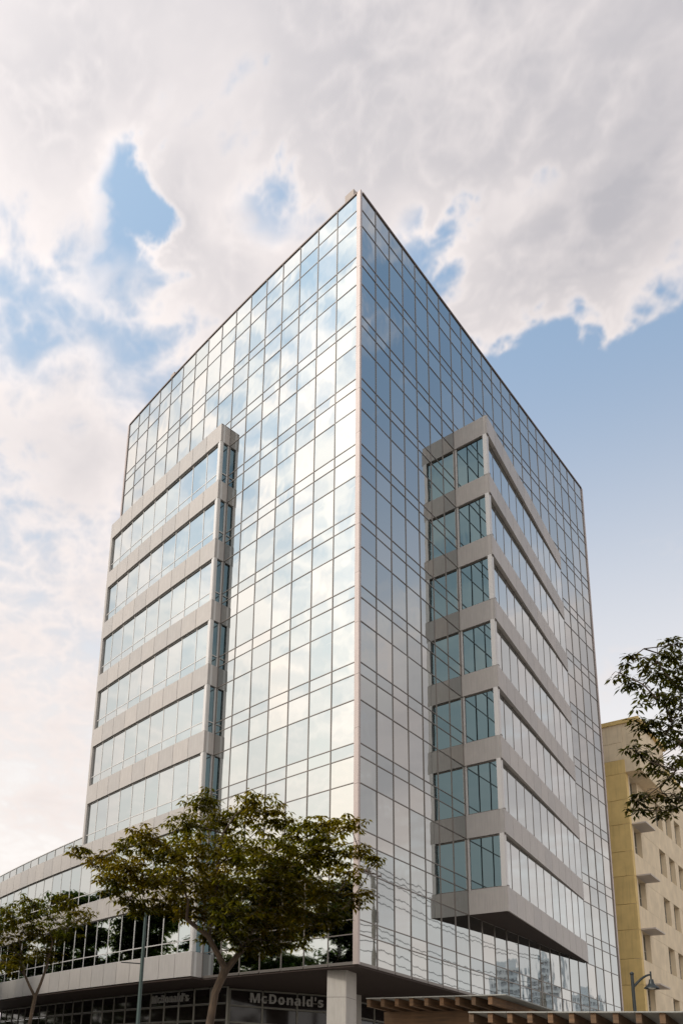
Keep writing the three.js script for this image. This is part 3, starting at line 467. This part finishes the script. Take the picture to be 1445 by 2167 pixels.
// ------------------------------------------------------------------ street lamps
{
  const base = V(17.87, 0, 30), o = thing('street_lamp', 'dark street lamp with a curved arm and bell shade beside the cream block', 'street lamp', base);
  part('post', tube([[0, 0, 0], [0, 3, 0], [0, 7.0, 0]].map((p) => new THREE.Vector3(...p)), [.075, .062, .055], 10), BLACK_METAL, o);
  part('finial', new THREE.SphereGeometry(0.07, 10, 8).translate(0, 7.05, 0), BLACK_METAL, o);
  const arm = []; for (let k = 0; k <= 8; k++) { const t = k / 8; arm.push(new THREE.Vector3(t * 0.68, 6.55 + Math.sin(t * 1.45) * 0.52, 0)); }
  part('arm', tube(arm, arm.map((_, k) => 0.05 - k * 0.0022), 8), BLACK_METAL, o);
  part('hanger', tube([new THREE.Vector3(0.68, 7.18, 0), new THREE.Vector3(0.68, 6.86, 0)], [.028, .028], 8), BLACK_METAL, o);
  const prof = [[0.02, 0.34], [0.07, 0.33], [0.09, 0.2], [0.13, 0.12], [0.22, 0.06], [0.25, 0.0], [0.235, 0.0], [0.2, 0.05], [0.1, 0.1]].map(([x, y]) => new THREE.Vector2(x, y));
  part('bell_shade', new THREE.LatheGeometry(prof, 20).translate(0.68, 6.56, 0), BLACK_METAL, o);
  part('lens', new THREE.SphereGeometry(0.13, 12, 8).scale(1, 0.5, 1).translate(0.68, 6.6, 0), std(0.5, 0.48, 0.42, 0.3), o);
  const l = thing('lamp_post', 'slim dark green lamp post with a crossbar standing behind the forked tree', 'street lamp', V(0.17, 0, 20));
  part('post', tube([0, 2.5, 4.6, 6.0].map((y) => new THREE.Vector3(0, y, 0)), [.065, .055, .045, .035], 10), GREEN_METAL, l);
  part('crossbar', tube([new THREE.Vector3(-0.5, 4.6, 0), new THREE.Vector3(0.02, 4.6, 0)], [.014, .014], 6), BLACK_METAL, l);
  part('lamp_head', new THREE.SphereGeometry(0.2, 14, 8).scale(1.25, 0.3, 0.7).translate(-0.24, 5.98, 0), BLACK_METAL, l);
}

// ------------------------------------------------------------------ pergolas
function pergola(label, A, B, top, back) {                // A -> B left to right along the eave
  const base = V(A[0], 0, A[1]), o = thing('pergola', label, 'pergola', base, null), s = seg(A, B), dir = [(B[0] - A[0]) / s.len, (B[1] - A[1]) / s.len];
  const P = (u, o2) => { const out = o2 - 0.97; return [A[0] + dir[0] * u + s.n[0] * out, A[1] + dir[1] * u + s.n[1] * out]; };
  for (const out of [-0.05, -back + 0.4]) part('beam', boxOn(P(-0.1, out), P(s.len + 0.1, out), top - 0.46, top - 0.18, -0.08, 0.08, base), WOOD[0], o);
  for (let u = 0.04; u <= s.len; u += 0.325) { const tip = P(u, 0.95), end = P(u, -back); part('rafter', boxOn(end, tip, top - 0.18, top - 0.02, -0.04, 0.04, base), pick(WOOD), o); }
  for (let u = 0; u < s.len - 0.01; u += 0.65) part('roof_sheet', boxOn(P(u + 0.004, 0), P(Math.min(s.len, u + 0.65) - 0.004, 0), top - 0.016, top + 0.004, -back, 0.99, base), SHEET, o);
  for (const out of [-0.05, -back + 0.4]) for (const u of [0.25, s.len - 0.25]) { const g = box(0.15, top - 0.36, 0.15); g.rotateY(s.yaw); const p = V(P(u, out)[0], (top - 0.36) / 2, P(u, out)[1]).sub(base); g.translate(p.x, p.y, p.z); part('post', g, WOOD[2], o); }
}
pergola('upper timber pergola with grey roof sheets beside the corner column', [5.0, 18.1], [7.09, 16.0], 3.93, 2.2);
pergola('lower timber pergola with grey roof sheets in front of the wedge bay', [5.98, 15.06], [11.0, 10.95], 3.43, 2.4);

// ------------------------------------------------------------------ power line and skyline along the other street (seen mirrored)
{
  const line = (d, out) => flat(d, out), poles = [[-6, 15], [26, 15.5], [58, 16]];
  const heads = [];
  for (const [d, out] of poles) {
    const p = line(d, out), o = thing('utility_pole', 'concrete utility pole with a crossarm and transformers', 'utility pole', V(p[0], 0, p[1]), 'poles of the power line'); o.rotation.y = tR;
    part('pole', tube([0, 9, 19.4].map((y) => new THREE.Vector3(0, y, 0)), [.24, .19, .12], 10), std(0.32, 0.31, 0.29, 0.9, 0, { map: T_GROUND }), o);
    for (const y of [19.0, 17.4]) part('crossarm', box(2.0, 0.1, 0.1).translate(0, y, 0), WOOD[0], o);
    for (const x of [-0.9, -0.3, 0.3, 0.9]) part('insulator', new THREE.CylinderGeometry(0.045, 0.06, 0.2, 8).translate(x, 19.15, 0), std(0.2, 0.1, 0.06, 0.3), o);
    part('transformer', new THREE.CylinderGeometry(0.26, 0.26, 0.85, 14).translate(0.42, 15.8, 0), std(0.3, 0.31, 0.32, 0.5, 0.3), o);
    heads.push(p);
  }
  const nR = [Math.cos(tR), -Math.sin(tR)];
  for (const [off, y, sag] of [[-0.9, 19.25, .5], [-0.3, 19.25, .62], [0.3, 19.25, .45], [0.9, 19.25, .55], [-0.6, 17.45, .7], [0.6, 17.45, .5], [0.1, 15.0, .8], [0.2, 14.5, .65], [-0.15, 13.6, .9], [0.1, 12.9, .7]])
    for (let k = 0; k < 2; k++) { const a = heads[k], b = heads[k + 1], pts = []; for (let q = 0; q <= 16; q++) { const t = q / 16; pts.push(V(mix(a[0], b[0], t) + nR[0] * off, y - sag * 4 * t * (1 - t), mix(a[1], b[1], t) + nR[1] * off)); } const m = part(numbered('power_cable'), tube(pts, pts.map(() => 0.03), 5), BLACK_METAL, scene); m.userData = { label: y > 18 ? 'black cable strung from the upper crossarms of the utility poles' : y > 16 ? 'black cable strung from the lower crossarms of the utility poles' : 'black cable strung below the transformers of the utility poles', category: 'cable', group: 'cables of the power line' }; }
  // far towers
  const far = [[62.2, 430, 9, 60, 14], [65.0, 470, 13, 84, 14], [66.9, 440, 12, 74, 14], [68.6, 520, 11, 66, 14], [60, 520, 12, 50, 14]];
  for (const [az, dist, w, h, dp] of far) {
    const p = [Math.sin(az * D2R) * dist, Math.cos(az * D2R) * dist], o = thing('high_rise', 'distant residential high rise on the skyline with haze painted in as grey blue', 'building', V(p[0], 0, p[1]), 'towers on the skyline'); o.rotation.y = -az * D2R;
    const body = std(0.30, 0.34, 0.38, 0.8); part('core', box(w - 1.2, h, dp - 1.2).translate(0, h / 2, 0), std(0.12, 0.14, 0.17, 0.4), o);  // distance haze is put into these grey blue colours
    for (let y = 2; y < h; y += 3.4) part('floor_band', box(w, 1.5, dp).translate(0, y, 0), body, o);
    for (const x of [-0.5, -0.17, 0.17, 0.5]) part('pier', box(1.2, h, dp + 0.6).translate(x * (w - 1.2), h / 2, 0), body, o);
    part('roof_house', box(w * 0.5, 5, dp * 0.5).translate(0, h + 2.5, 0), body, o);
  }
}
// white boards by the far end of the wing
for (const [d, w] of [[27.2, .55], [28.1, .6]]) {
  const p = arc(d, 0.4), s = seg(arc(d + 0.3, 0.4), arc(d - 0.3, 0.4)), o = thing('display_board', d < 28 ? 'white free standing display board, wider one of the pair' : 'white free standing display board, narrower one of the pair', 'board', V(p[0], 0.13, p[1]), 'boards by the wing'); o.rotation.y = s.yaw;
  part('board', box(w * 1.3, 3.1, 0.06).translate(0, 3.4, 0), std(0.72, 0.70, 0.66, 0.6), o); part('stand', box(0.08, 1.9, 0.08).translate(0, 0.95, 0), SHOPFRAME, o);
}

scene.traverse((o) => { if (o.isMesh) { o.castShadow = true; o.receiveShadow = true; } });
renderer.render(scene, camera);
